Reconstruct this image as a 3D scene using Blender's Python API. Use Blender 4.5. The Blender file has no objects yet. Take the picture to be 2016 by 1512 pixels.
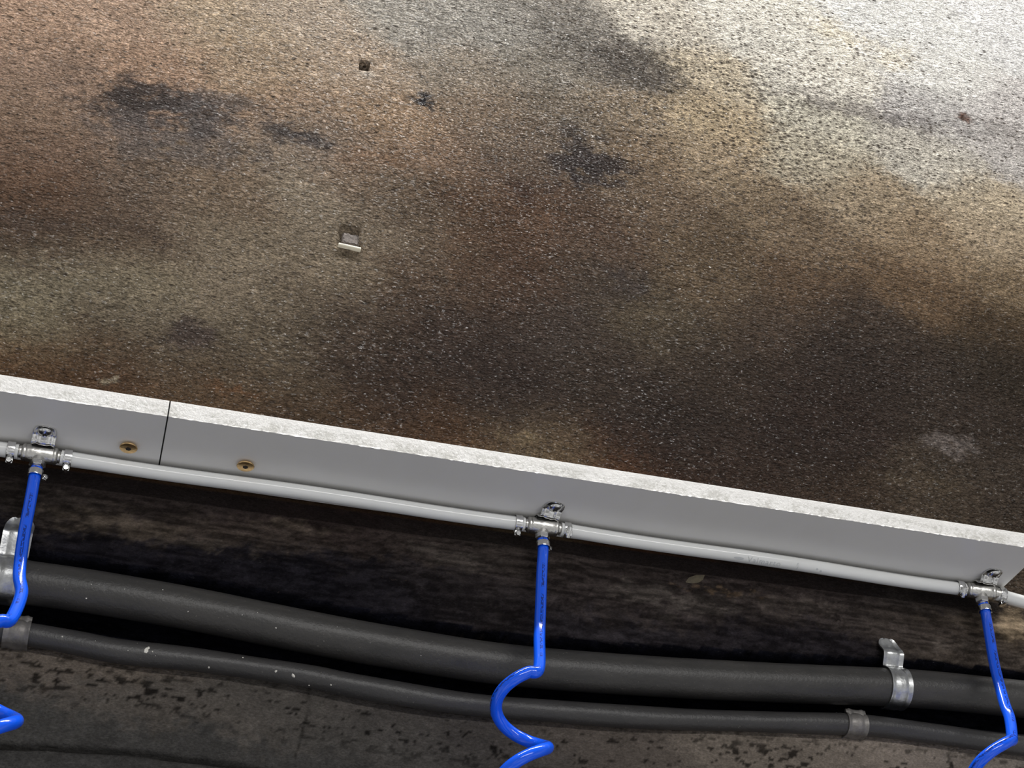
import bpy, bmesh, math, random
import numpy as np
from mathutils import Vector, Matrix, Euler
random.seed(4)
RNG = np.random.default_rng(11)
scene = bpy.context.scene
C = scene.collection

# ---------------------------------------------------------------- camera
F = 2900.0                                        # focal length in pixels of the 2016 px wide frame
def _n(v): return v / np.linalg.norm(v)
_D = _n(np.array([-1081., 2315., F]))             # into the wall
_L = np.array([12000., 2014., F]); _L = _n(_L - _D * (_L @ _D))   # along the board
_U = np.cross(_D, _L)
if _U[1] > 0: _U = -_U
R = np.array([_L, _D, _U])
EYE = np.array([0.0, -1.077, -0.72])
cam_d = bpy.data.cameras.new('camera'); cam = bpy.data.objects.new('camera', cam_d); C.objects.link(cam)
cam_d.sensor_width = 36.0; cam_d.lens = F / 2016 * 36.0; cam_d.clip_start = 0.02
_m = Matrix.Identity(4)
for c, v in enumerate((R @ np.array([1, 0, 0.]), R @ np.array([0, -1., 0]), R @ np.array([0, 0, -1.]))):
    for r in range(3): _m[r][c] = v[r]
_m.translation = Vector(EYE)
cam.matrix_world = _m
scene.camera = cam
def _ray(px, py): return R @ _n(np.array([px - 1008., py - 756., F]))
def at(px, py, Y=0.0):                            # measured point on a plane parallel to the wall
    r = _ray(px, py); return EYE + r * ((Y - EYE[1]) / r[1])
def atz(px, py, Z=0.0):                           # measured point on a level plane
    r = _ray(px, py); return EYE + r * ((Z - EYE[2]) / r[2])

# ---------------------------------------------------------------- world, lamps, exposure
world = bpy.data.worlds.new('world'); scene.world = world; world.use_nodes = True
wn = world.node_tree.nodes; wl = world.node_tree.links
bg = wn['Background']
tc = wn.new('ShaderNodeTexCoord'); sep = wn.new('ShaderNodeSeparateXYZ'); rmp = wn.new('ShaderNodeValToRGB')
wl.new(tc.outputs['Generated'], sep.inputs[0])
mp = wn.new('ShaderNodeMapRange'); mp.inputs['From Min'].default_value = -1; mp.inputs['From Max'].default_value = 1
wl.new(sep.outputs['Z'], mp.inputs['Value']); wl.new(mp.outputs[0], rmp.inputs['Fac']); wl.new(rmp.outputs['Color'], bg.inputs['Color'])
e = rmp.color_ramp.elements
e[0].position = 0.0; e[0].color = (0.58, 0.575, 0.57, 1)
e[1].position = 1.0; e[1].color = (0.14, 0.137, 0.133, 1)
x = e.new(0.42); x.color = (0.42, 0.42, 0.425, 1)
x = e.new(0.55); x.color = (0.20, 0.20, 0.20, 1)
bg.inputs['Strength'].default_value = 1.0
wnz = wn.new('ShaderNodeTexNoise'); wnz.inputs['Scale'].default_value = 2.6; wnz.inputs['Detail'].default_value = 2
wmr = wn.new('ShaderNodeMapRange'); wmr.inputs['From Min'].default_value = .38; wmr.inputs['From Max'].default_value = .62
wmr.inputs['To Min'].default_value = .35; wmr.inputs['To Max'].default_value = 1.6
wl.new(tc.outputs['Generated'], wnz.inputs['Vector']); wl.new(wnz.outputs['Fac'], wmr.inputs['Value']); wl.new(wmr.outputs[0], bg.inputs['Strength'])

def area(name, loc, target, sx, sy, power, color=(1, .985, .962)):
    d = bpy.data.lights.new(name, 'AREA'); d.shape = 'RECTANGLE'; d.size = sx; d.size_y = sy
    d.energy = power; d.color = color
    o = bpy.data.objects.new(name, d); C.objects.link(o)
    o.location = loc
    zd = (Vector(loc) - Vector(target)).normalized()
    xd = Vector((1, 0, 0)); yd = zd.cross(xd).normalized(); xd = yd.cross(zd)
    M = Matrix((xd, yd, zd)).transposed().to_4x4(); M.translation = Vector(loc); o.matrix_world = M
    return o
area('ceiling_strip_light', (0.35, -0.62, 2.15), (0.35, 0, 0.3), 2.4, 0.10, 88)
area('corner_lamp', (1.62, -0.46, 1.62), (1.1, 0, 0.9), 0.30, 0.20, 1.1)
area('far_strip_light', (1.2, -7.0, 0.62), (0.5, 0, 0), 5.0, 0.17, 175)

vs = scene.view_settings
vs.view_transform = 'Standard'; vs.look = 'None'; vs.exposure = 0.0; vs.gamma = 1.0; vs.use_curve_mapping = False

# ---------------------------------------------------------------- helpers
def s2l(c):
    c = np.asarray(c, float) / 255.0
    return np.where(c <= 0.04045, c / 12.92, ((c + 0.055) / 1.055) ** 2.4)

class Nodes:
    def __init__(s, name):
        s.m = bpy.data.materials.new(name); s.m.use_nodes = True
        s.t = s.m.node_tree; s.n = s.t.nodes; s.l = s.t.links
        s.b = s.n['Principled BSDF']
    def new(s, t, **k):
        n = s.n.new('ShaderNode' + t)
        for a, v in k.items(): setattr(n, a, v)
        return n
    def link(s, a, b): s.l.new(a, b)
    def noise(s, vec, scale, detail=4, rough=.6, dist=0):
        n = s.new('TexNoise'); n.inputs['Scale'].default_value = scale; n.inputs['Detail'].default_value = detail
        n.inputs['Roughness'].default_value = rough; n.inputs['Distortion'].default_value = dist
        if vec is not None: s.link(vec, n.inputs['Vector'])
        return n.outputs['Fac']
    def ramp(s, v, pts):
        n = s.new('ValToRGB'); s.link(v, n.inputs['Fac']); el = n.color_ramp.elements
        while len(el) < len(pts): el.new(.5)
        for q, (p, c) in zip(el, pts):
            q.position = p; q.color = (c, c, c, 1) if not hasattr(c, '__len__') else (*c, 1)
        return n.outputs['Color']
    def math(s, op, a, b=None, clamp=False):
        n = s.new('Math', operation=op, use_clamp=clamp)
        for i, v in enumerate((a, b)):
            if v is None: continue
            if isinstance(v, (int, float)): n.inputs[i].default_value = v
            else: s.link(v, n.inputs[i])
        return n.outputs[0]
    def mapr(s, v, a, b, c, d):
        n = s.new('MapRange'); s.link(v, n.inputs['Value'])
        for k, q in zip(('From Min', 'From Max', 'To Min', 'To Max'), (a, b, c, d)):
            if isinstance(q, (int, float)): n.inputs[k].default_value = q
            else: s.link(q, n.inputs[k])
        return n.outputs[0]
    def mix(s, f, a, b, mode='MIX'):
        n = s.new('Mix', data_type='RGBA', blend_type=mode)
        for i, v in ((0, f), (6, a), (7, b)):
            if isinstance(v, (int, float)): n.inputs[i].default_value = v if i == 0 else (v, v, v, 1)
            elif isinstance(v, tuple): n.inputs[i].default_value = (*v, 1)
            else: s.link(v, n.inputs[i])
        return n.outputs[2]
    def bump(s, h, dist, strength=1.0, prev=None):
        n = s.new('Bump'); n.inputs['Distance'].default_value = dist; n.inputs['Strength'].default_value = strength
        s.link(h, n.inputs['Height'])
        if prev is not None: s.link(prev, n.inputs['Normal'])
        return n.outputs[0]
    def obj(s, scale=(1, 1, 1)):
        t = s.new('TexCoord'); m = s.new('Mapping'); s.link(t.outputs['Object'], m.inputs['Vector'])
        m.inputs['Scale'].default_value = scale
        return m.outputs[0]
    def set(s, **k):
        for a, v in k.items():
            a = a.replace('_', ' ')
            if isinstance(v, (int, float, tuple)): s.b.inputs[a].default_value = v if not isinstance(v, tuple) else (*v, 1)
            else: s.link(v, s.b.inputs[a])
        return s.m

def simple(name, col, rough, metal=0.0, nscale=0, namp=0.15, bump=0.0, bscale=300, **k):
    N = Nodes(name); v = N.obj()
    if nscale:
        f = N.noise(v, nscale, 5, .65)
        lo = tuple(c * (1 - namp) for c in col); hi = tuple(min(1, c * (1 + namp)) for c in col)
        c = N.ramp(f, ((.3, lo), (.7, hi)))
        N.set(Base_Color=c)
    else: N.set(Base_Color=tuple(col))
    N.set(Roughness=rough, Metallic=metal, **k)
    if bump: N.link(N.bump(N.noise(v, bscale, 5, .6), bump), N.b.inputs['Normal'])
    return N.m

def link_mesh(name, me, mat, parent=None):
    o = bpy.data.objects.new(name, me); C.objects.link(o)
    if mat is not None: me.materials.append(mat)
    if parent is not None: o.parent = parent
    return o
def obj(name, bm, mat, parent=None, smooth=True):
    me = bpy.data.meshes.new(name)
    bmesh.ops.recalc_face_normals(bm, faces=bm.faces)
    if smooth:
        for f in bm.faces: f.smooth = True
        for ed in bm.edges:
            if len(ed.link_faces) == 2 and ed.calc_face_angle(0) > 0.7: ed.smooth = False
    bm.to_mesh(me); bm.free()
    return link_mesh(name, me, mat, parent)
def tag(o, label=None, cat=None, group=None, kind=None):
    if label: o['label'] = label
    if cat: o['category'] = cat
    if group: o['group'] = group
    if kind: o['kind'] = kind
    return o
def thing(name, label, cat, loc=(0, 0, 0), rot=(0, 0, 0), group=None):
    o = bpy.data.objects.new(name, None); o.empty_display_size = .01; C.objects.link(o)
    o.location = loc; o.rotation_euler = rot
    return tag(o, label, cat, group)
def relabel(o, label): o['label'] = label; return o
def copy_tree(o, parent=None):
    c = o.copy(); C.objects.link(c); c.parent = parent
    for ch in list(o.children): copy_tree(ch, c)
    return c

def lathe(bm, prof, axis='Z', seg=32, M=None, cap=True):
    rings = []
    for r, h in prof:
        ring = []
        for i in range(seg):
            a = 2 * math.pi * i / seg; c, s = r * math.cos(a), r * math.sin(a)
            p = {'Z': (c, s, h), 'X': (h, c, s), 'Y': (c, h, s)}[axis]
            p = Vector(p)
            if M is not None: p = M @ p
            ring.append(bm.verts.new(p))
        rings.append(ring)
    for a, b in zip(rings, rings[1:]):
        for i in range(seg): bm.faces.new((a[i], a[(i + 1) % seg], b[(i + 1) % seg], b[i]))
    if cap: bm.faces.new(rings[0][::-1]); bm.faces.new(rings[-1])
    return rings
def box(bm, c, s, M=None, bev=0.0):
    g = bmesh.ops.create_cube(bm, size=1.0)['verts']
    for v in g:
        v.co = Vector((v.co.x * s[0] + c[0], v.co.y * s[1] + c[1], v.co.z * s[2] + c[2]))
    if bev:
        ed = list({e for v in g for e in v.link_edges})
        r = bmesh.ops.bevel(bm, geom=ed, offset=bev, segments=2, affect='EDGES', profile=.5)
        g = list({v for f in r['faces'] for v in f.verts} | {v for v in g if v.is_valid})
    if M is not None:
        for v in g: v.co = M @ v.co
    return g
def catmull(pts, n=14):
    P = [np.array(p, float) for p in pts]; P = [2 * P[0] - P[1]] + P + [2 * P[-1] - P[-2]]
    out = []
    for i in range(1, len(P) - 2):
        for k in range(n):
            t = k / n; a, b, c, d = P[i - 1:i + 3]
            out.append(.5 * ((2 * b) + (c - a) * t + (2 * a - 5 * b + 4 * c - d) * t * t + (3 * b - a - 3 * c + d) * t ** 3))
    out.append(P[-2]); return out
def sweep(name, pts, rad, mat, parent=None, seg=24, inner=None, ref=(0, -1, 0), cap=True, wob=0.0):
    """round tube along pts with UV (u around from the room side, v length in metres)"""
    pts = [Vector(p) for p in pts]; bm = bmesh.new(); uvl = bm.loops.layers.uv.new('UVMap')
    N = len(pts); tans = []
    for i in range(N): tans.append((pts[min(i + 1, N - 1)] - pts[max(i - 1, 0)]).normalized())
    nrm = Vector(ref); nrm = (nrm - tans[0] * nrm.dot(tans[0])).normalized(); fr = [nrm]
    for i in range(1, N):
        q = tans[i - 1].rotation_difference(tans[i]); nrm = q @ nrm
        nrm = (nrm - tans[i] * nrm.dot(tans[i])).normalized(); fr.append(nrm)
    L = [0.0]
    for i in range(1, N): L.append(L[-1] + (pts[i] - pts[i - 1]).length)
    def skin(rf, flip):
        rings = []
        for i in range(N):
            bn = tans[i].cross(fr[i]); ring = []
            rr = rf(L[i]) if callable(rf) else rf
            for k in range(seg):
                a = 2 * math.pi * k / seg
                w = 1 + wob * math.sin(3 * a + L[i] * 40) * math.sin(L[i] * 25) if wob else 1
                ring.append(bm.verts.new(pts[i] + (fr[i] * math.cos(a) + bn * math.sin(a)) * rr * w))
            rings.append(ring)
        for i in range(N - 1):
            for k in range(seg):
                k2 = (k + 1) % seg
                f = bm.faces.new((rings[i][k], rings[i][k2], rings[i + 1][k2], rings[i + 1][k]))
                for lp, (u, v) in zip(f.loops, ((k, i), (k + 1, i), (k + 1, i + 1), (k, i + 1))):
                    lp[uvl].uv = (u / seg, L[v])
        return rings
    o1 = skin(rad, False)
    if inner:
        i1 = skin(inner, True)
        for e_ in (0, -1):
            for k in range(seg):
                k2 = (k + 1) % seg; bm.faces.new((o1[e_][k], o1[e_][k2], i1[e_][k2], i1[e_][k]))
    elif cap:
        bm.faces.new(o1[0][::-1]); bm.faces.new(o1[-1])
    return obj(name, bm, mat, parent)
def strap(name, prof, width, thick, mat, parent=None, rib=0.0, M=None, nx=12, round_end=True):
    """bent metal band: 2D profile (y, z) swept over +-width/2 in x, with a raised rib down the middle"""
    P = [np.array((0.0,) + tuple(p)) for p in prof]; P = catmull(P, 6); P = [Vector(p) for p in P]
    bm = bmesh.new(); N = len(P); top = []; bot = []
    tot = sum((P[i + 1] - P[i]).length for i in range(N - 1)); s = 0
    for i in range(N):
        t = (P[min(i + 1, N - 1)] - P[max(i - 1, 0)]).normalized(); nn = Vector((0, -t.z, t.y))
        if i: s += (P[i] - P[i - 1]).length
        w = width / 2
        if round_end:
            d = min(s, width / 2); w = math.sqrt(max(1e-9, (width / 2) ** 2 - (width / 2 - d) ** 2)) * .55 + w * .45
            if s >= width / 2: w = width / 2
        rt, rb = [], []
        for k in range(nx + 1):
            xk = (k / nx - .5) * 2; h = rib * math.exp(-((abs(xk) - .62) / .16) ** 2)
            rt.append(bm.verts.new(P[i] + Vector((xk * w, 0, 0)) + nn * (thick / 2 + h)))
            rb.append(bm.verts.new(P[i] + Vector((xk * w, 0, 0)) - nn * (thick / 2 - h)))
        top.append(rt); bot.append(rb)
    for i in range(N - 1):
        for k in range(nx):
            bm.faces.new((top[i][k], top[i][k + 1], top[i + 1][k + 1], top[i + 1][k]))
            bm.faces.new((bot[i][k], bot[i + 1][k], bot[i + 1][k + 1], bot[i][k + 1]))
        for k in (0, nx): bm.faces.new((top[i][k], top[i + 1][k], bot[i + 1][k], bot[i][k]))
    for i in (0, N - 1):
        for k in range(nx): bm.faces.new((top[i][k], top[i][k + 1], bot[i][k + 1], bot[i][k]))
    if M is not None: bmesh.ops.transform(bm, matrix=M, verts=bm.verts)
    return obj(name, bm, mat, parent)

# ---------------------------------------------------------------- numpy noise
def vnoise(x, y, seed):
    rg = np.random.default_rng(seed); T = rg.random((256, 256))
    xi = np.floor(x).astype(int); yi = np.floor(y).astype(int); fx = x - xi; fy = y - yi
    fx = fx * fx * (3 - 2 * fx); fy = fy * fy * (3 - 2 * fy); a = T[xi & 255, yi & 255]; b = T[(xi + 1) & 255, yi & 255]
    c = T[xi & 255, (yi + 1) & 255]; d = T[(xi + 1) & 255, (yi + 1) & 255]
    return (a * (1 - fx) + b * fx) * (1 - fy) + (c * (1 - fx) + d * fx) * fy
def fbm(x, y, seed, o=4, g=.55):
    s = 0; a = 1; t = 0
    for k in range(o): s = s + a * vnoise(x * 2 ** k + 17 * k, y * 2 ** k + 5 * k, seed + k); t += a; a *= g
    return s / t * 2 - 1

# ---------------------------------------------------------------- the wall
# stains of the old wall with lamp glow and shade painted in: (photo x, photo y, wall colour) control points, spread over the wall's own plane
WALL_TONE = [
 (60,50,(158,132,112)),(250,40,(165,140,120)),(450,60,(162,144,122)),(620,50,(168,152,134)),(800,40,(154,148,138)),(960,50,(147,142,133)),(1100,40,(135,129,120)),(1300,40,(192,184,170)),(1500,50,(200,195,184)),(1800,60,(200,198,193)),(2000,60,(200,198,195)),  # pale right-hand points: lamp glow painted into the wall colour
 (60,150,(136,114,98)),(300,130,(150,124,104)),(500,140,(154,134,112)),(700,140,(165,146,126)),(900,140,(142,130,115)),(1100,140,(130,122,110)),(1240,140,(105,98,90)),(1400,150,(185,172,150)),(1600,150,(204,198,186)),(1850,150,(200,197,191)),
 (60,230,(122,102,86)),(560,230,(145,120,98)),(750,240,(150,126,102)),(960,230,(130,112,94)),(1100,230,(112,100,86)),(1250,220,(140,124,104)),(1400,230,(174,156,128)),(1600,230,(186,180,164)),(1850,230,(176,172,168)),(2000,230,(185,180,176)),
 (60,310,(108,88,74)),(700,310,(124,102,84)),(620,270,(122,112,102)),(850,310,(124,102,84)),(1000,310,(92,78,66)),(1250,310,(124,106,86)),(1400,310,(156,138,114)),(1600,310,(174,165,146)),(1850,310,(180,174,162)),(2000,300,(175,170,165)),
 (60,390,(88,68,54)),(250,380,(98,84,72)),(430,380,(112,96,80)),(620,380,(128,116,100)),(780,380,(105,92,78)),(900,400,(82,66,52)),(1010,390,(86,66,52)),(1300,400,(104,88,72)),(1480,400,(124,108,88)),(1700,390,(150,134,112)),(1950,400,(168,154,132)),
 (60,470,(72,60,50)),(250,470,(86,72,60)),(450,470,(116,104,88)),(650,470,(122,110,94)),(830,470,(98,84,70)),(980,470,(78,60,47)),(1200,470,(82,66,54)),(1400,480,(90,76,60)),(1600,480,(112,96,78)),(1800,480,(136,118,96)),(1980,480,(156,140,118)),
 (60,560,(116,107,90)),(250,560,(120,110,92)),(450,560,(120,108,92)),(650,560,(112,100,84)),(850,560,(80,66,54)),(1000,560,(72,56,45)),(1200,560,(70,60,51)),(1400,560,(92,78,62)),(1600,560,(84,68,53)),(1800,560,(98,80,62)),(1980,560,(114,98,78)),
 (60,640,(112,104,86)),(220,640,(94,85,72)),(550,640,(96,86,72)),(700,640,(68,57,48)),(900,640,(56,46,40)),(1100,640,(64,55,49)),(1300,640,(82,72,58)),(1500,640,(66,55,46)),(1700,640,(58,49,42)),(1950,640,(70,58,45)),
 (20,715,(74,54,38)),(200,725,(72,54,40)),(400,710,(86,77,65)),(580,720,(84,74,61)),(740,720,(54,44,38)),(950,720,(52,43,38)),(1200,720,(58,49,42)),(1400,720,(56,47,40)),(1700,720,(50,42,37)),(1980,720,(50,43,36)),
 (420,785,(78,60,44)),(600,800,(64,52,41)),(800,800,(50,41,36)),(1000,810,(48,40,36)),(1300,800,(49,41,36)),(1600,800,(50,41,36)),(1900,800,(54,46,40)),
 (1300,880,(45,37,33)),(1600,880,(46,38,34)),(1250,930,(74,52,38)),(1450,950,(52,42,36)),(1650,960,(56,46,38)),(1850,990,(66,57,48)),(1980,960,(60,52,45)),(1040,875,(96,82,64)),(860,850,(76,56,40)),(700,820,(72,56,42)),
 # under the board
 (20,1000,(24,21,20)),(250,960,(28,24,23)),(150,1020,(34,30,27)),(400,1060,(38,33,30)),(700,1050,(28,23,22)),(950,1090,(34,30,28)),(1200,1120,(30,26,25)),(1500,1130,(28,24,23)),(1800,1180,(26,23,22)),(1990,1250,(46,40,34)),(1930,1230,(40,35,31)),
 (200,1095,(13,12,15)),(450,1120,(13,12,15)),(700,1190,(14,13,16)),(950,1210,(26,23,23)),(1200,1200,(33,29,28)),(1200,1265,(24,22,24)),(1500,1210,(33,29,28)),(1500,1270,(20,18,20)),(1800,1245,(36,32,30)),(1940,1300,(44,39,35)),  # bluish blacks: shade above the thick pipe put into the colour
 (100,1200,(8,8,12)),(400,1250,(8,8,12)),(700,1310,(8,8,12)),(1000,1355,(8,8,12)),(1300,1380,(8,8,12)),(1600,1395,(8,8,12)),(1850,1410,(9,9,13)),(2010,1425,(9,9,13)),  # shadow between the two pipes, painted as near-black wall colour
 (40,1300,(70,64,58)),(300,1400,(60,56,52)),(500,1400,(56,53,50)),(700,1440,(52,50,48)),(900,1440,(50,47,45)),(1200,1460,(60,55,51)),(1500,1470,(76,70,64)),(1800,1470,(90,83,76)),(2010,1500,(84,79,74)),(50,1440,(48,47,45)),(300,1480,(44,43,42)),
]
# soot and rust patches with a shape of their own: x, y, rx, ry (photo px), colour, strength, raggedness
PATCH = [
 (300,205,165,46,(58,52,50),.9,.8),(420,228,110,58,(84,78,76),.75,.8),(340,272,200,56,(92,85,82),.65,.8),(585,272,75,28,(62,58,58),.8,.8),
 (830,203,16,18,(26,26,30),.95,.5),(838,190,26,10,(40,40,44),.7,.6),(730,310,80,22,(122,92,68),.45,.8),(448,85,20,14,(150,122,90),.35,.8),
 (1150,325,85,68,(48,42,42),.85,.9),(1060,255,60,30,(90,76,64),.5,.6),(1260,120,110,60,(72,66,60),.65,1.0),(1110,60,90,80,(96,90,82),.55,1.0),
 (1900,236,14,12,(84,58,46),.9,.5),(1720,222,190,26,(106,100,98),.6,1.0),(1990,262,80,40,(128,122,118),.5,1.0),(1650,60,60,30,(206,188,150),.4,.5),
 (1750,110,70,40,(208,192,158),.4,.5),(900,395,60,40,(80,60,46),.5,.6),(1030,370,40,30,(58,44,38),.6,.6),(1230,560,60,40,(64,58,58),.5,.7),
 (380,665,70,35,(66,56,54),.65,.6),(540,545,60,18,(92,82,72),.3,.6),(250,450,130,26,(72,60,52),.5,.6),(60,440,110,22,(66,56,50),.6,.6),
 (1880,880,46,34,(104,96,92),.65,.8),(1830,960,110,30,(92,80,64),.3,.9),(1030,870,60,16,(112,98,76),.6,.8),(210,748,16,10,(128,118,100),.8,.5),
 (1500,420,90,30,(92,76,60),.4,.7),(1750,560,120,30,(80,64,48),.4,.7),(900,500,50,60,(88,66,50),.4,.6),(450,765,60,12,(96,64,40),.5,.6),
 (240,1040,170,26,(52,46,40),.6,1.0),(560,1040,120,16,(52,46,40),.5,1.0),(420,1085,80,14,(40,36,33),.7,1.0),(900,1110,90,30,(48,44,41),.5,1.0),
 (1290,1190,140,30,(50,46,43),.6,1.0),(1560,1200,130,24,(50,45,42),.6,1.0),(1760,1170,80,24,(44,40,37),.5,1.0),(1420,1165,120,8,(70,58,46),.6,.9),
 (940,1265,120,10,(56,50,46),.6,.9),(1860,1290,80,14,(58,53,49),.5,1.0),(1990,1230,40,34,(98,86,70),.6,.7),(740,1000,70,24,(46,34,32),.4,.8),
]
Y_GROOVE = 0.030
def wall():
    xs = np.concatenate([np.arange(-.9, -.32, .02), np.arange(-.32, 1.24, .0021), np.arange(1.24, 2.6, .03)])
    zs = np.concatenate([np.arange(-1.0, -.34, .02), np.arange(-.34, 1.14, .0021), np.arange(1.14, 2.4, .03)])
    X, Z = np.meshgrid(xs, zs); nz, nx = X.shape
    # domain warp so that stains get ragged outlines
    wx = fbm(X * 14, Z * 18, 3, 5) * .028; wz = fbm(X * 14 + 40, Z * 18, 9, 5) * .022
    wx += fbm(X * 130, Z * 170, 13, 3, .7) * .020; wz += fbm(X * 130 + 9, Z * 170, 19, 3, .7) * .016
    Xw, Zw = X + wx, Z + wz
    num = np.zeros(X.shape + (3,), np.float32); den = np.zeros(X.shape, np.float32)
    split = -0.003
    zlow_edge = np.interp(X[0], [at(q[0], q[1], 0)[0] for q in EDGE], [at(q[0], q[1], 0)[2] for q in EDGE])
    ztop = np.interp(X[0], [at(q[0], q[1], 0)[0] for q in CH_TOP], [at(q[0], q[1], 0)[2] for q in CH_TOP])
    zone = np.where(Z > split, 0, np.where(Z > ztop[None, :] + .001, 1, np.where(Z > zlow_edge[None, :], 2, 3)))
    for px, py, c in WALL_TONE:
        p = at(px, py); s = .048
        below = p[2] < split
        zz = (Zw - p[2]) / (.038 if not below else .015)
        w = np.exp(-np.clip(((Xw - p[0]) / (s if not below else .07)) ** 2 + zz ** 2, 0, 60)) + 1e-9 / (.01 + (X - p[0]) ** 2 + (Z - p[2]) ** 2)
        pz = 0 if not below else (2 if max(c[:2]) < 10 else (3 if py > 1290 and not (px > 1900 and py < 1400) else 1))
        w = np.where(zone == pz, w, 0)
        w = w.astype(np.float32)
        num += w[..., None] * s2l(c).astype(np.float32) ** .5; den += w
    col = (num / np.maximum(den, 1e-20)[..., None]) ** 2
    for px, py, rx, ry, c, st, rag in PATCH:
        p = at(px, py); q = at(px + rx, py + rx * .15); u = at(px, py - ry)
        sx = abs(q[0] - p[0]); sz = abs(u[2] - p[2])
        m = ((Xw * .6 + X * .4 - p[0]) / sx) ** 2 + ((Zw * .6 + Z * .4 - p[2]) / sz) ** 2
        n = fbm(X * 60 + px, Z * 85 + py, 21 + px % 97, 4, .7)
        w = np.clip(1.25 - m + n * rag * 2.4, 0, 1) * np.exp(-m * .35) * st
        w = (w * w * (3 - 2 * w))[..., None]
        col = col * (1 - w) + s2l(c) * w
    # table colour -> reflectance, raised below the board to offset the weaker light
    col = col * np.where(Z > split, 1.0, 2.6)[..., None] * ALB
    # broad tint drift, finer mottling
    n1 = fbm(X * 45, Z * 70, 60, 5, .65)
    col *= (1 + .24 * n1)[..., None]
    # sooty streaks of the sheltered strip and the flecks of the plaster course below
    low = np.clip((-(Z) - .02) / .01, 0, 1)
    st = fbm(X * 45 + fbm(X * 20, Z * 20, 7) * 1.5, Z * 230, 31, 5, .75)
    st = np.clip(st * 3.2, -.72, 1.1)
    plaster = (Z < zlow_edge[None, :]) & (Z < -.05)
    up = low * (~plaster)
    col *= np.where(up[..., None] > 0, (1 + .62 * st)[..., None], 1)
    fl = fbm(X * 130, Z * 330, 44, 4, .6); fm = fbm(X * 9, Z * 22, 45, 3)
    fleck = plaster * np.clip((fl - .16 + fm * .40) / .08, 0, 1) * np.exp(-((Z - zlow_edge[None, :] + .026) / .024) ** 2)
    col *= (1 - .85 * fleck)[..., None]
    # ---- relief
    d = np.zeros(X.shape)                       # + is out of the wall, towards the room
    d += .0035 * fbm(X * 6, Z * 7, 70, 3) + .0009 * fbm(X * 38, Z * 60, 75, 4, .6)
    pa = at(1350, 230)
    bub = np.exp(-(((X - .62) / .5) ** 2 + ((Z - .68) / .36) ** 2))
    d += .0010 * bub * np.abs(fbm(X * 85, Z * 120, 80, 2)) * 2
    d *= np.clip(np.abs(Z + .0) / .02, .1, 1)
    # chase behind the two pipes
    zt = np.interp(X[0], [at(q[0], q[1], 0)[0] for q in CH_TOP], [at(q[0], q[1], 0)[2] for q in CH_TOP])[None, :]
    zb = zlow_edge[None, :]
    g = np.clip((zt - Z) / .006, 0, 1) * np.clip((Z - zb) / .004, 0, 1)
    d += .012 * np.clip((-Z - .02) / .05, 0, 1) * (Z > zb)
    d -= Y_GROOVE * g
    # joint of the course under the plaster (bottom left of the photo)
    J = [(-300, 1440), (0, 1470), (250, 1484), (470, 1509), (900, 1570), (1500, 1660)]
    jz = np.interp(X[0], [at(q[0], q[1])[0] for q in J], [at(q[0], q[1])[2] for q in J])[None, :] + .0015 * fbm(X * 30, Z * 0 + 3, 90, 3)
    d -= .007 * np.exp(-((Z - jz) / .0022) ** 2); col *= (1 - .6 * np.exp(-((Z - jz) / .003) ** 2))[..., None]
    d += .004 * np.clip((jz - Z) / .004, 0, 1)
    # hairline crack in the plaster
    CR = [(610, 1350), (608, 1400), (598, 1430), (592, 1460), (580, 1490)]
    cz = np.array([at(*q)[2] for q in CR])[::-1]; cx = np.array([at(*q)[0] for q in CR])[::-1]
    xc = np.interp(Z, cz, cx); ck = np.exp(-((X - xc) / .0009) ** 2) * (Z < cz[-1]) * (Z > cz[0])
    col *= (1 - .6 * ck)[..., None]; d -= .0012 * ck
    # drilled hole, blackened inside to stand for its shade
    h = at(717, 133); hx, hz = X - h[0], Z - h[2]
    hole = np.clip((1.0 - np.maximum(np.abs(hx) / .0046, np.abs(hz) / .0085)) / .12 + .4, 0, 1)
    rim = np.exp(-((hx - .003) / .011) ** 2 - ((hz + .013) / .006) ** 2)
    d -= .020 * hole; col = col * (1 - .99 * hole[..., None]); d += .0014 * rim
    col = col * (1 - .6 * rim[..., None]) + .6 * rim[..., None] * np.array([.62, .56, .48]) * ALB
    # broken-out anchor pocket
    a = at(687, 472); ax, az = X - a[0], Z - a[2]
    pocket = np.clip((1.0 - np.maximum(np.abs(ax) / .0100, np.abs(az - .004) / .013)) / .35 + .5, 0, 1)
    d -= .005 * pocket
    # pit density and bubble amplitude, painted as data for the shader
    T = at(1500, 190); T2 = at(1900, 60)
    pits = np.clip(.10 + 1.0 * np.exp(-(((X - T[0]) / .32) ** 2 + ((Z - T[2] + .05) / .20) ** 2)), 0, 1)
    pits *= 1 - .55 * np.exp(-(((X - T2[0]) / .22) ** 2 + ((Z - T2[2]) / .16) ** 2))
    pits *= np.clip(Z / .05 + .1, 0, 1)
    Lf = at(100, 180); pits += .16 * np.exp(-(((X - Lf[0]) / .12) ** 2 + ((Z - Lf[2]) / .2) ** 2))
    Bf = at(900, 120)
    bubb = np.clip(.35 + .9 * np.exp(-(((X - Bf[0]) / .28) ** 2 + ((Z - Bf[2]) / .22) ** 2)), 0, 1)
    bubb *= np.clip(Z / .03 + .35, .25, 1)
    co = np.stack([X, -d, Z], -1).reshape(-1, 3)
    idx = np.arange(nz * nx).reshape(nz, nx)
    q = np.stack([idx[:-1, :-1], idx[:-1, 1:], idx[1:, 1:], idx[1:, :-1]], -1).reshape(-1, 4)
    me = bpy.data.meshes.new('wall_back')
    me.vertices.add(len(co)); me.vertices.foreach_set('co', co.astype(np.float32).ravel())
    me.loops.add(q.size); me.loops.foreach_set('vertex_index', q.astype(np.int32).ravel())
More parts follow.
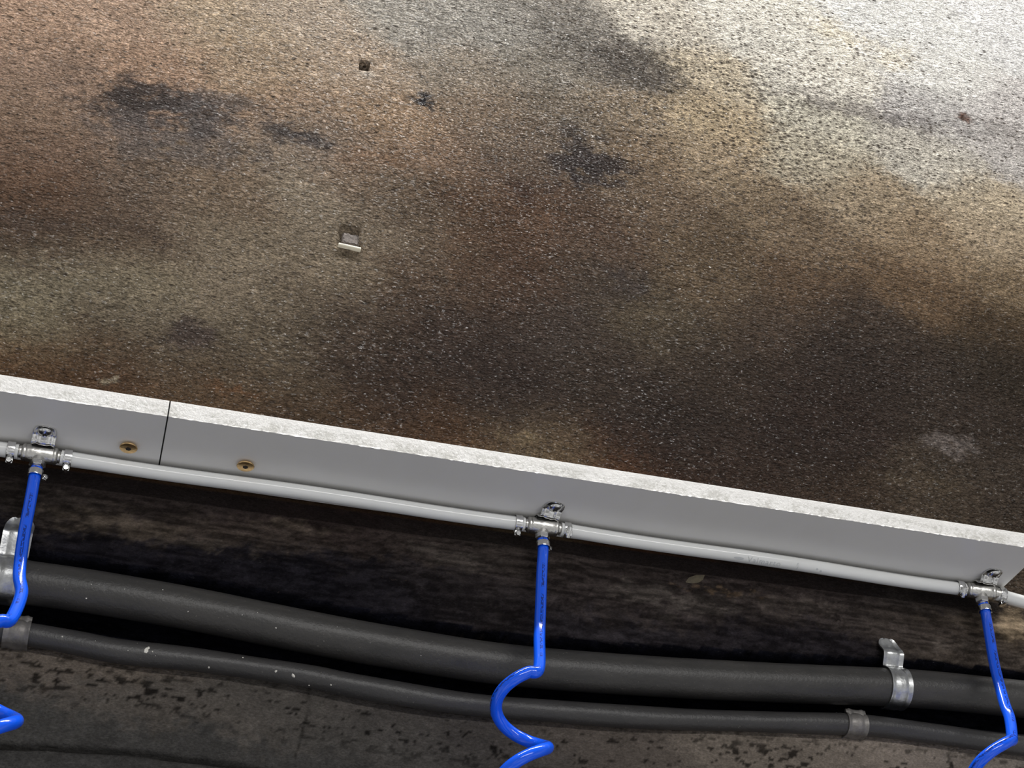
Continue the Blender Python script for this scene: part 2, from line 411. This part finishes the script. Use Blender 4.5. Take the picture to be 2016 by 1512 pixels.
    me.polygons.add(len(q)); me.polygons.foreach_set('loop_start', np.arange(0, q.size, 4, dtype=np.int32))
    me.polygons.foreach_set('use_smooth', np.ones(len(q), bool))
    me.update(calc_edges=True)
    ca = me.color_attributes.new('stain_and_light', 'FLOAT_COLOR', 'POINT')
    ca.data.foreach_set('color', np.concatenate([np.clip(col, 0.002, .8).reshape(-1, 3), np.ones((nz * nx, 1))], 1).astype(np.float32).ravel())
    cb = me.color_attributes.new('relief', 'FLOAT_COLOR', 'POINT')
    wet = np.clip(Z / .02, 0, 1)
    cb.data.foreach_set('color', np.stack([np.clip(pits, 0, 1), np.clip(bubb, 0, 1), wet, np.ones_like(X)], -1).astype(np.float32).ravel())
    return me
ALB = 1.0
EDGE = [(x, y + 11) for x, y in [(-400, 1190), (0, 1243), (60, 1250), (150, 1266), (240, 1284), (400, 1305), (600, 1333), (700, 1352), (900, 1384), (1100, 1404), (1290, 1417), (1500, 1426), (1700, 1434), (1850, 1452), (2016, 1474), (2400, 1510)]]
CH_TOP = [(-420, 1036), (0, 1089), (200, 1116), (400, 1151), (600, 1191), (800, 1228), (1000, 1260), (1200, 1279), (1400, 1293), (1600, 1303), (1800, 1313), (2016, 1334), (2400, 1376)]

N = Nodes('stained_stone_with_light'); v = N.obj((1, 1, 1.7))
stn = N.new('Attribute', attribute_name='stain_and_light'); rel = N.new('Attribute', attribute_name='relief')
sr = N.new('SeparateColor'); N.link(rel.outputs['Color'], sr.inputs[0])
warp = N.new('TexNoise'); warp.inputs['Scale'].default_value = 60; N.link(v, warp.inputs['Vector'])
wv = N.new('VectorMath', operation='MULTIPLY_ADD'); N.link(warp.outputs['Color'], wv.inputs[0]); wv.inputs[1].default_value = (.006,) * 3; N.link(v, wv.inputs[2])
def voro(scale, vec):
    q = N.new('TexVoronoi'); q.inputs['Scale'].default_value = scale; N.link(vec, q.inputs['Vector']); q.inputs['Randomness'].default_value = 1
    sc = N.new('SeparateColor'); N.link(q.outputs['Color'], sc.inputs[0])
    return q.outputs['Distance'], sc.outputs[0], sc.outputs[1]
d1, r1, r1b = voro(125, wv.outputs[0])
# pit = random cell below density, near its centre; size varies
on = N.math('LESS_THAN', r1, N.math('MULTIPLY', sr.outputs[0], .95))
size = N.mapr(r1b, 0, 1, .24, .60)
pit = N.math('MULTIPLY', on, N.mapr(d1, size, N.math('MULTIPLY', size, .45), 0, 1))
pit.node.inputs[1].default_value = 0
N.link(on, pit.node.inputs[0])
cl = N.math('MINIMUM', N.math('MAXIMUM', pit, 0), 1)
d2, r2, _ = voro(230, wv.outputs[0])
pit2 = N.math('MULTIPLY', N.math('LESS_THAN', r2, N.math('MULTIPLY', sr.outputs[0], .6)), N.mapr(d2, .34, .14, 0, 1))
cl2 = N.math('MINIMUM', N.math('MAXIMUM', pit2, 0), 1)
fine = N.noise(v, 420, 6, .7); mid = N.noise(v, 130, 6, .7); gr = N.noise(v, 900, 3, .6)
k = N.math('MULTIPLY', N.mapr(mid, .3, .7, .68, 1.32), N.mapr(fine, .36, .66, .42, 1.52))
hsv = N.mix(1.0, stn.outputs['Color'], N.mix(0.0, 1.0, 1.0), 'MULTIPLY')
k = N.math('MULTIPLY', k, N.mapr(N.noise(v, 95, 7, .78), .36, .64, .62, 1.34))
k = N.math('ADD', 1.0, N.math('MULTIPLY', N.math('SUBTRACT', k, 1.0), N.mapr(sr.outputs[2], 0, 1, .5, 1)))
base = N.new('VectorMath', operation='SCALE'); N.link(stn.outputs['Color'], base.inputs[0]); N.link(k, base.inputs['Scale'])
c1 = N.mix(N.math('MULTIPLY', cl, .9), base.outputs[0], (.055, .042, .032))
c2 = N.mix(N.math('MULTIPLY', cl2, .5), c1, (.07, .055, .042))
# rusty specks
rs = N.noise(v, 75, 3, .8)
c3 = N.mix(N.mapr(rs, .68, .76, 0, .45), c2, (.05, .028, .018))
rgh = N.mapr(N.noise(v, 260, 4, .7), .35, .7, .50, .24)
gth = N.mapr(sr.outputs[1], .2, 1.1, .635, .53)
glint = N.mapr(N.noise(v, 300, 2, .5), gth, N.math('ADD', gth, .05), 0, 1)
glint.node.clamp = True
spc = N.math('ADD', N.math('MULTIPLY', glint, N.mapr(sr.outputs[2], 0, 1, .12, .52)), .012)
rgh = N.mapr(glint, 0, 1, .5, .27)
blob = N.mapr(N.noise(v, 185, 2, .5, .4), .40, .62, 0, 1)
hb = N.math('MULTIPLY', blob, N.math('MULTIPLY', sr.outputs[1], 1.0))
peb = N.bump(N.math('MULTIPLY', N.mapr(d1, .1, .6, 1, 0), N.math('ADD', sr.outputs[0], .1)), .0030)
b1 = N.bump(hb, .0036, 1, peb)
b2 = N.bump(N.math('MULTIPLY', N.math('ADD', cl, N.math('MULTIPLY', cl2, .5)), -1), .0022, 1, b1)
b3 = N.bump(fine, .0012, 1, b2)
N.set(Base_Color=c3, Roughness=rgh, Specular_IOR_Level=spc)
N.link(b3, N.b.inputs['Normal'])
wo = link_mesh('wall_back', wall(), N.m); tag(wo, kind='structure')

# ---------------------------------------------------------------- materials
N = Nodes('white_board_plastic'); v = N.obj()
gn = N.new('NewGeometry'); sp = N.new('SeparateXYZ'); N.link(gn.outputs['True Normal'], sp.inputs[0])
edge = N.math('LESS_THAN', sp.outputs['Y'], -.6)
mot = N.mapr(N.math('MULTIPLY', N.noise(N.obj((1, 1, 1)), 260, 5, .75), N.mapr(N.noise(v, 40, 3, .6), .3, .7, .7, 1.3)), .45, .62, 0, 1)
pz = N.new('SeparateXYZ'); N.link(v, pz.inputs[0])
lowr = N.mapr(pz.outputs['Z'], .013, .008, 0, 1)
rough_part = N.math('MULTIPLY', edge, N.math('MULTIPLY', mot, lowr, clamp=True), clamp=True)
cc = N.mix(N.math('MULTIPLY', rough_part, .6), (.80, .79, .77), (.42, .41, .37))
und = N.mix(N.mapr(N.noise(v, 25, 4, .6), .4, .75, 0, .12), cc, (.60, .58, .53))
N.set(Base_Color=und, Roughness=.34, Specular_IOR_Level=.45)
N.link(N.bump(N.math('MULTIPLY', N.noise(v, 300, 5, .7), N.math('ADD', N.math('MULTIPLY', edge, 1.0), .12)), .0007), N.b.inputs['Normal'])
M_BOARD = N.m
M_BRASS = simple('yellow_zinc_screw', (.80, .55, .27), .28, 1.0, 200, .25, .0002, 500)
M_DARK = simple('dark_socket', (.02, .015, .012), .7)
M_STEEL = simple('bright_steel', (.72, .72, .71), .20, 1.0, 90, .15, .0002, 250)
M_CAST = simple('cast_nickel_fitting', (.62, .61, .58), .30, 1.0, 120, .2, .0005, 220)
M_GALV = simple('galvanised_band', (.55, .56, .56), .36, 1.0, 60, .35, .0004, 160)
M_DGALV = simple('dusty_galvanised_band', (.20, .19, .18), .5, .7, 60, .4, .0005, 160)
N = Nodes('milky_clear_hose'); v = N.obj((1, 6, 6))
N.set(Base_Color=N.ramp(N.noise(v, 30, 4, .6), ((.3, (.86, .87, .86)), (.7, (.93, .94, .93)))), Roughness=.15,
      Transmission_Weight=.22, IOR=1.42, Specular_IOR_Level=.5)
M_CLEAR = N.m
# blue hose with a faded dark printed line
N = Nodes('blue_polyurethane_hose')
uv = N.new('TexCoord'); su = N.new('SeparateXYZ'); N.link(uv.outputs['UV'], su.inputs[0])
band = N.math('MULTIPLY', N.math('GREATER_THAN', su.outputs['X'], .885), N.math('LESS_THAN', su.outputs['X'], .965))
cmb = N.new('CombineXYZ'); N.link(N.math('MULTIPLY', su.outputs['Y'], 330), cmb.inputs[0]); N.link(N.math('MULTIPLY', su.outputs['X'], 16), cmb.inputs[1])
pr = N.mapr(N.noise(cmb.outputs[0], 1.0, 2, .6), .45, .50, 0, 1)
wrd = N.mapr(N.noise(cmb.outputs[0], .12, 1, .5), .40, .45, 0, 1)
ink = N.math('MULTIPLY', N.math('MULTIPLY', band, pr, clamp=True), wrd, clamp=True)
N.set(Base_Color=N.mix(N.math('MULTIPLY', ink, .8), (.004, .110, .92), (.003, .014, .12)), Roughness=.17, Specular_IOR_Level=.5,
      Coat_Weight=.25, Coat_Roughness=.05)
M_BLUE = N.m
# rubber pipe sleeves with dust
def rubber(name, base, hi):
    N = Nodes(name); v = N.obj((.35, 1, 1))
    a = N.noise(v, 60, 6, .7); dust = N.noise(N.obj((1, 1, 1)), 420, 3, .8)
    c = N.mix(N.mapr(a, .35, .7, 0, 1), base, hi)
    c = N.mix(N.mapr(dust, .66, .74, 0, .5), c, (.30, .28, .25))
    N.set(Base_Color=c, Roughness=.42, Specular_IOR_Level=.5)
    N.link(N.bump(N.noise(N.obj(), 350, 4, .6), .0004), N.b.inputs['Normal'])
    return N.m
M_RUB = rubber('black_rubber_sleeve', (.028, .027, .026), (.050, .047, .044))
M_RUB2 = rubber('dark_grey_cable_sheath', (.030, .029, .030), (.046, .044, .043))
M_PAINT = simple('dried_white_paint', (.70, .68, .62), .6, 0, 400, .2)
M_LIP = simple('painted_lit_lip', (.85, .80, .66), .5, 0, 300, .08)  # pale tone stands in for light falling on the lip
M_STUB = simple('stone_stub', (.14, .115, .10), .75, 0, 350, .55, .0015, 260)
M_INK = simple('faded_grey_ink', (.50, .52, .53), .5)

# ---------------------------------------------------------------- board with its two lengths
BD, BT = 0.093, 0.0165
def board(name, x0, x1, label):
    bm = bmesh.new(); n = int((x1 - x0) / .0025); cols = []
    ch = .0009
    for i in range(n + 1):
        xx = x0 + (x1 - x0) * i / n
        b = .0009 * max(0, vnoise(np.array([xx * 330 + 7.3]), np.array([3.1]), 5)[0] - .55) * 3 + .0002 * math.sin(xx * 900)
        prof = [(-.0012, 0), (-BD + ch, 0), (-BD - b * .6, -b), (-BD, ch), (-BD, BT - ch), (-BD + ch, BT), (-.0012, BT)]
        cols.append([bm.verts.new((xx, y, z)) for y, z in prof])
    m = len(cols[0])
    for i in range(n):
        for k in range(m):
            k2 = (k + 1) % m; bm.faces.new((cols[i][k], cols[i][k2], cols[i + 1][k2], cols[i + 1][k]))
    bm.faces.new(cols[0]); bm.faces.new(cols[-1][::-1])
    o = obj(name, bm, M_BOARD, None, smooth=False)
    return tag(o, label, 'board')
XJ = .0113
seam = bmesh.new(); box(seam, (XJ, -BD / 2 - .0001, BT / 2 - .0002), (.0011, BD - .0014, BT - .0010))
M_SEAM = simple('joint_gap_shade', (.006, .005, .005), .9)  # black filler strip, stops light leaking and stands for the gap's shade
b1o = board('wall_board', -.75, XJ - .0006, 'short visible length of white board on the wall, left of the narrow joint')
b2o = board('wall_board', XJ + .0006, .8155, 'long white board on the wall, right of the narrow joint, carrying two hose fittings')

so = obj('joint_shade_strip', seam, M_SEAM, b2o, smooth=False); so['label'] = 'black strip added for the shade in the joint between the two lengths'
def brass_screw(p, parent, rz):
    bm = bmesh.new()
    lathe(bm, [(.0030, .0), (.0046, -.0004), (.0058, -.0016), (.0072, -.0024), (.0074, -.0031), (.0070, -.0037), (.0050, -.0040), (.0030, -.0041)], 'Z', 40)
    o = obj('screw', bm, M_BRASS, parent); o.location = p; o.rotation_euler = (0, 0, rz); o['label'] = 'yellow zinc flanged screw with hex socket'
    bm = bmesh.new(); lathe(bm, [(.0024, -.0040), (.0024, -.00425), (.0012, -.00430)], 'Z', 6)
    obj('hex_socket', bm, M_DARK, o, smooth=False)
brass_screw(atz(254, 876), b1o, .2); brass_screw(atz(484, 912), b2o, .5)

# ---------------------------------------------------------------- tee fittings
TZ = -.0088
tees = [np.array([-.0845, -.0265, TZ]), np.array([.3475, -.0265, TZ]), np.array([.7880, -.0235, TZ])]
def make_tee(label):
    t = thing('tee_fitting', label, 'pipe fitting', group='metal tee fittings under the white board')
    bm = bmesh.new()
    r = .0074
    h = [(.0040, .0225), (.0046, .0220), (.0046, .0165), (.0052, .0160), (.0052, .0145), (.0066, .0138), (.0072, .0130), (.0074, .0118), (.0070, .0108), (r, .0098), (r, .0040)]
    prof = [(a, -b) for a, b in h] + h[::-1]
    lathe(bm, prof, 'X', 36)
    lathe(bm, [(.0060, 0), (.0060, -.0080), (.0052, -.0088)], 'Z', 32)
    obj('body', bm, M_CAST, t)
    bm = bmesh.new(); lathe(bm, [(.0052, -.0078), (.0066, -.0084), (.0066, -.0122), (.0056, -.0130), (.0046, -.0132)], 'Z', 6)
    obj('hex_nut', bm, M_STEEL, t, smooth=False)
    bm = bmesh.new(); lathe(bm, [(.0040, -.0130), (.0040, -.0200)], 'Z', 24)
    obj('outlet_spigot', bm, M_CAST, t)
    return t
LT = ['metal tee fitting under the left end of the white board, feeding the leftmost blue hose',
      'metal tee fitting under the middle of the white board, feeding the middle blue hose',
      'metal tee fitting under the right corner of the white board']
T0 = make_tee(LT[0]); TS = [T0]
for i in (1, 2): TS.append(relabel(copy_tree(T0), LT[i]))
for t, p in zip(TS, tees): t.location = p
TS[1].rotation_euler = (.06, 0, 0.0); TS[2].rotation_euler = (.0, 0.03, -.10)

# P clips holding the tees, tab screwed up into the board
def make_pclip(label):
    t = thing('fitting_clip', label, 'pipe clip', group='metal clips holding the tee fittings')
    pr = [(-.0290, .0079), (-.0255, .0079), (-.0215, .0079), (-.0178, .0074), (-.0150, .0052), (-.0130, .0030), (-.0108, .0024), (-.0088, .0040), (-.0066, .0068), (-.0030, .0080), (.0020, .0081), (.0060, .0070), (.0084, .0030), (.0086, -.0010)]
    strap('strap', pr, .0185, .0011, M_STEEL, t, rib=.0010)
    bm = bmesh.new()
    lathe(bm, [(.0058, .0066), (.0060, .0062), (.0056, .0054), (.0044, .0046), (.0024, .0040), (.0004, .0038)], 'Z', 28)
    s = obj('screw', bm, M_STEEL, t); s.location = (0, -.0228, 0)
    bm = bmesh.new()
    for a in (0, math.pi / 2): box(bm, (0, 0, .0042), (.0046, .0011, .0012), Matrix.Rotation(a + .5, 4, 'Z'))
    obj('cross_slot', bm, M_DARK, s, smooth=False)
    return t
LP = ['chromed clip screwed to the board above the leftmost tee fitting', 'chromed clip screwed to the board above the middle tee fitting', 'chromed clip screwed to the board corner above the rightmost tee fitting']
P0 = make_pclip(LP[0]); PS = [P0]
for i in (1, 2): PS.append(relabel(copy_tree(P0), LP[i]))
for t, p, rz in zip(PS, tees, (.05, .18, .10)):
    t.location = p + np.array([.001, 0, 0]); t.rotation_euler = (0, 0, rz)

# ---------------------------------------------------------------- hose clamps
def make_clamp(label, group):
    t = thing('hose_clamp', label, 'hose clamp', group=group)
    bm = bmesh.new()
    for ra, rb in ((.0066, .0072),):
        prof = [(ra, -.0032), (rb, -.0032), (rb + .0003, -.0020), (rb, 0), (rb + .0003, .0020), (rb, .0032), (ra, .0032)]
        rings = lathe(bm, prof, 'X', 36, cap=False)
        for k in range(36): bm.faces.new((rings[-1][k], rings[-1][(k + 1) % 36], rings[0][(k + 1) % 36], rings[0][k]))
    obj('band', bm, M_STEEL, t)
    bm = bmesh.new(); box(bm, (0, 0, -.0092), (.0056, .0050, .0044), bev=.0006); obj('screw_housing', bm, M_STEEL, t)
    bm = bmesh.new(); lathe(bm, [(.0019, -.0060), (.0023, -.0052), (.0023, .0042), (.0016, .0046)], 'Y', 18)
    s = obj('clamp_screw', bm, M_STEEL, t); s.location = (0, 0, -.0094)
    return t
G1, G2 = 'small clamps on the clear hose', 'small clamps on the blue hoses'
names = ['left of the leftmost tee fitting', 'right of the leftmost tee fitting', 'left of the middle tee fitting', 'right of the middle tee fitting', 'left of the rightmost tee fitting', 'right of the rightmost tee fitting']
K0 = None; ci = 0
for ti, p in enumerate(tees):
    for sgn in (-1, 1):
        lab = 'small steel clamp on the clear hose ' + names[ci]
        if K0 is None: K0 = make_clamp(lab, G1); k_ = K0
        else: k_ = relabel(copy_tree(K0), lab)
        k_.location = p + np.array([sgn * .0225, 0, 0])
        k_.rotation_euler = (((.35, .3), (.45, -.75), (-.6, .1))[ti][0 if sgn < 0 else 1], 0, 0)
        ci += 1
for ti, p in enumerate(tees):
    k_ = relabel(copy_tree(K0), 'steel clamp at the top of the ' + ('leftmost', 'middle', 'rightmost')[ti] + ' blue hose'); k_['group'] = G2
    k_.location = p + np.array([0, 0, -.0195]); k_.scale = (.86, .86, .86)
    k_.rotation_euler = Matrix(((0, 0, -1), (0, 1, 0), (1, 0, 0))).transposed().to_euler()
    k_.rotation_euler.rotate_axis('X', (2.5, 2.4, 2.5)[ti])

# ---------------------------------------------------------------- clear hose lengths
def clear_hose(a, b, sag, label):
    pts = []
    for i in range(41):
        t = i / 40; p = np.array(a) * (1 - t) + np.array(b) * t
        p[2] -= sag * 4 * t * (1 - t); p[1] += .0012 * math.sin(t * 9); pts.append(p)
    o = sweep('clear_hose', pts, .0063, M_CLEAR, None, 28, inner=.0047)
    return tag(o, label, 'hose', 'clear hose lengths under the white board')
dx = np.array([.0168, 0, 0])
clear_hose((-.62, -.028, TZ), tees[0] - dx, .0, 'short clear hose end left of the leftmost tee fitting, at the photo edge')
clear_hose(tees[0] + dx, tees[1] - dx, .0006, 'long milky clear hose between the leftmost and middle tee fittings')
h3 = clear_hose(tees[1] + dx, tees[2] - dx, .0006, 'milky clear hose with faded grey print between middle and rightmost tee fittings')
q = tees[2] + np.array([.15, .02, -.007])
clear_hose(tees[2] + dx, q, -.001, 'short clear hose running off right of the rightmost tee fitting')
# faded print on it
cu = bpy.data.curves.new('print', 'FONT'); cu.body = 'Valmarto'; cu.size = .0078; cu.space_character = 1.15
to = bpy.data.objects.new('print_tmp', cu); C.objects.link(to)
dg = bpy.context.evaluated_depsgraph_get(); me = bpy.data.meshes.new_from_object(to.evaluated_get(dg)); bpy.data.objects.remove(to)
bm = bmesh.new(); bm.from_mesh(me)
bmesh.ops.triangulate(bm, faces=bm.faces)
bmesh.ops.subdivide_edges(bm, edges=bm.edges, cuts=2)
# small oval mark before the word and a stroke after it
for (cx_, cy_, sx_, sy_) in ((-.0085, .0026, .0050, .0012), (.0500, .0028, .0010, .0034), (.0700, .0030, .0012, .0010), (.0740, .0016, .0012, .0010)):
    ring = [bm.verts.new((cx_ + sx_ * math.cos(a * math.pi / 8), cy_ + sy_ * math.sin(a * math.pi / 8), 0)) for a in range(16)]
    bm.faces.new(ring)
xm = at(1465, 1100)[0]
tA, tB = tees[1] + dx, tees[2] - dx
for vtx in bm.verts:
    s_, h_ = vtx.co.x, vtx.co.y
    X_ = xm + s_ - .012; t = (X_ - tA[0]) / (tB[0] - tA[0]); c_ = tA * (1 - t) + tB * t
    c_[2] -= .0006 * 4 * t * (1 - t); c_[1] += .0012 * math.sin(t * 9)
    a = math.radians(-128) - (h_ - .0028) / .0064          # around the hose, facing down and out
    vtx.co = Vector((X_, c_[1] + .00645 * math.cos(a), c_[2] + .00645 * math.sin(a)))
pm = bpy.data.meshes.new('print'); bm.to_mesh(pm); bm.free()
po = link_mesh('print', pm, M_INK, h3); po['label'] = 'faded grey lettering printed on the hose'

# ---------------------------------------------------------------- blue coiled hoses
def blue(tee, pts_px, coil, label, turns=3.2, k0=1, drift=0.0):
    """pts_px: straight run (photo x, y, Y plane); coil: centre x, y of start, radius, pitch"""
    P = [tee + np.array([0, 0, -.0140]), tee + np.array([0, 0, -.024])]
    for px, py, Y in pts_px: P.append(at(px, py, Y))
    cx, cy, cY, rad, pitch = coil[:5]
    c = at(cx, cy, cY)
    for k in range(k0, int(turns * 12)):
        a = k / 12 * 2 * math.pi                          # right -> room side -> left -> wall side
        P.append(np.array([c[0] + drift * k / 12 + rad * math.cos(a), c[1] - rad * math.sin(a), c[2] - pitch * k / 12]))
    P = catmull(P, 7)
    o = sweep('coiled_hose', P, .0048, M_BLUE, None, 22, ref=(-.45, -.9, 0))
    return tag(o, label, 'hose', 'blue coiled hoses hanging from the board')
blue(tees[0], [(60, 985, -.036), (46, 1060, -.050), (38, 1130, -.060), (42, 1170, -.070)], (-30, 1210, -.078, .0205, .078), 'blue coiled hose hanging at the left edge of the photo', drift=.016)
blue(tees[1], [(1067, 1120, -.036), (1064, 1200, -.050), (1062, 1255, -.062)], (1024, 1308, -.078, .0195, .067), 'blue coiled hose hanging in the middle, its first loop in view', k0=2)
blue(tees[2], [(1946, 1240, -.036), (1958, 1310, -.050), (1976, 1380, -.062), (1988, 1415, -.070)], (1940, 1446, -.078, .0205, .072), 'blue coiled hose hanging at the right, in front of the pipes')

# ---------------------------------------------------------------- pipes on the wall
BIG = [(-420, 1086), (0, 1139), (60, 1148), (200, 1168), (400, 1203), (600, 1243), (800, 1279), (1000, 1309), (1200, 1326), (1400, 1338), (1600, 1347), (1800, 1356), (2016, 1377), (2400, 1420)]
SML = [(-420, 1180), (0, 1241), (60, 1250), (150, 1266), (240, 1283), (400, 1301), (600, 1330), (700, 1350), (900, 1383), (1100, 1401), (1290, 1414), (1500, 1421), (1700, 1428), (1850, 1446), (2016, 1468), (2400, 1500)]
YB, YS = -.010, -.0085
bigp = [at(x_, y_, YB) for x_, y_ in BIG]; smlp = [at(x_, y_, YS) for x_, y_ in SML]
RB, RS = .0172, .0092
ob = sweep('sleeved_pipe', catmull(bigp, 14), RB, M_RUB, None, 40, wob=.006)
tag(ob, 'thick black rubber sleeved pipe sagging along the wall, upper of two', 'pipe')
os_ = sweep('sheathed_cable', catmull(smlp, 14), lambda l: RS + .0004 * math.sin(l * 31), M_RUB2, None, 32, wob=.02)
tag(os_, 'thinner dark grey cable below the thick pipe, with dried paint specks', 'cable')

def xpt(P, X):
    xs = [p[0] for p in P]; return np.array([X, P[0][1], np.interp(X, xs, [p[2] for p in P])])
def splash(parent, P, R_, spots):
    for px, py, s in spots:
        bm = bmesh.new(); Y = P[0][1]
        X = at(px, py, Y - R_ * .7)[0]; c = xpt(P, X)
        # angle round the pipe whose point lies on the sight line
        best = min((abs(at(px, py, c[1] + R_ * math.sin(a))[2] - (c[2] + R_ * math.cos(a))), a) for a in np.linspace(-3.1, -.2, 120))[1]
        nrm = Vector((0, math.sin(best), math.cos(best))); o = Vector(c) + nrm * R_
        tx = Vector((1, 0, 0)); ty = nrm.cross(tx); n = 9
        ring = []
        for k in range(n):
            a = 2 * math.pi * k / n; rr = s * random.uniform(.6, 1.25)
            ring.append(bm.verts.new(o + tx * math.cos(a) * rr + ty * math.sin(a) * rr - nrm * .0003))
        top = bm.verts.new(o + nrm * (s * .35 + .0002))
        for k in range(n): bm.faces.new((ring[k], ring[(k + 1) % n], top))
        obj('paint_splash', bm, M_PAINT, parent)['label'] = 'dried whitish paint speck'
sp_ = [(288, 1279, .0030), (292, 1275, .0022), (270, 1267, .0008), (252, 1281, .0014), (306, 1291, .0009), (313, 1268, .0009), (123, 1253, .0008), (188, 1262, .0008), (412, 1314, .0010), (543, 1322, .0010), (577, 1331, .0017), (652, 1349, .0012), (775, 1355, .0010), (779, 1364, .0008), (743, 1371, .0008), (300, 1283, .0012), (478, 1294, .0006), (610, 1350, .0005)]
splash(os_, smlp, RS, sp_)
sp2 = [(370, 1204, .0008), (543, 1237, .0011), (170, 1178, .0008), (320, 1161, .0008), (180, 1150, .0007), (962, 1342, .0014), (476, 1211, .0007), (245, 1160, .0006), (662, 1234, .0006), (506, 1205, .0006), (828, 1291, .0007), (195, 1150, .0006)]
splash(ob, bigp, RB, sp2)

# saddle clips of the pipes
def saddle(name, P, R_, X, width, label, mat, tabz, wall_y, rib=.0009):
    """P profile: tab flat on the wall above, over the pipe's room side, back to the wall below"""
    c = xpt(P, X); t = thing(name, label, 'pipe clip', tuple(c), group='metal clips holding the pipes to the wall')
    yw = wall_y - c[1]; r = R_ + .0010; k = tabz
    pr = [(yw, k), (yw - .0006, k - .006), (yw - .003, k - .0105), (min(yw, 0) - .0065, k - .0155), (min(yw, 0) - .0070, k - .0195), (-.0065, r * 1.02)]
    for a in np.linspace(122, 262, 9): pr.append((r * math.cos(math.radians(a)), r * math.sin(math.radians(a))))
    pr += [(.004, -r * .99), (.010, -r * .90)]
    strap('band', pr, width, .0013, mat, t, rib=rib)
    return t
big_r = at(1797, 1330, -.045)[0]; big_l = at(12, 1130, -.045)[0]
sml_r = at(1688, 1405, -.018)[0]; sml_l = at(36, 1225, -.018)[0]
saddle('pipe_clip', bigp, RB, big_r, .0200, 'bright metal clip around the thick black pipe near the right hose', M_GALV, .047, -.0150)
saddle('pipe_clip', bigp, RB, big_l, .0225, 'bright metal clip on the thick pipe at the left edge behind the blue hose', M_GALV, .054, -.0150)
saddle('cable_clip', smlp, RS, sml_r, .0190, 'dull grey clip on the thin cable, below the bright right clip', M_DGALV, .020, .0100)
saddle('cable_clip', smlp, RS, sml_l, .0190, 'dull grey clip on the thin cable at the left edge', M_DGALV, .020, .0100)

# ---------------------------------------------------------------- chipped anchor pocket on the wall
a_ = at(687, 478)
pk = thing('wall_anchor', 'small broken anchor stub with lower lip coloured as if lit set in the stained wall', 'anchor', (a_[0], 0, a_[2]))
bm = bmesh.new(); box(bm, (.001, -.0010, -.0075), (.0235, .0062, .0026), Matrix.Rotation(.05, 4, 'Y'), bev=.0010)
obj('lip', bm, M_LIP, pk)['label'] = 'lower lip coloured pale for the light on it'
bm = bmesh.new(); g_ = box(bm, (.001, .0005, .0030), (.0165, .0070, .0150), bev=.0018)
bmesh.ops.subdivide_edges(bm, edges=bm.edges, cuts=3, use_grid_fill=True)
for vtx in bm.verts: vtx.co += Vector([random.uniform(-.0006, .0006) for _ in range(3)])
obj('stub', bm, M_STUB, pk)
# dry leaf flake caught on the sheltered wall
l_ = at(1368, 1142, -.003)
bm = bmesh.new(); pts = [(-.011, -.0055), (-.006, .0015), (.002, .0055), (.0105, .0068), (.0085, .0020), (.002, -.0035), (-.005, -.0060)]
rt = [bm.verts.new((x_, -.0006 * math.sin(i), z_)) for i, (x_, z_) in enumerate(pts)]; ct = bm.verts.new((0, -.0016, 0))
for i in range(len(rt)): bm.faces.new((rt[i], rt[(i + 1) % len(rt)], ct))
r_ = bmesh.ops.extrude_face_region(bm, geom=bm.faces[:])
for g in r_['geom']:
    if isinstance(g, bmesh.types.BMVert): g.co.y += .0006
lo = obj('wall_flake', bm, simple('dry_flake', (.062, .050, .028), .7, 0, 300, .4), None); lo.location = l_
tag(lo, 'small dry yellowish flake on the dark wall under the board, right of the middle hose', 'flake')
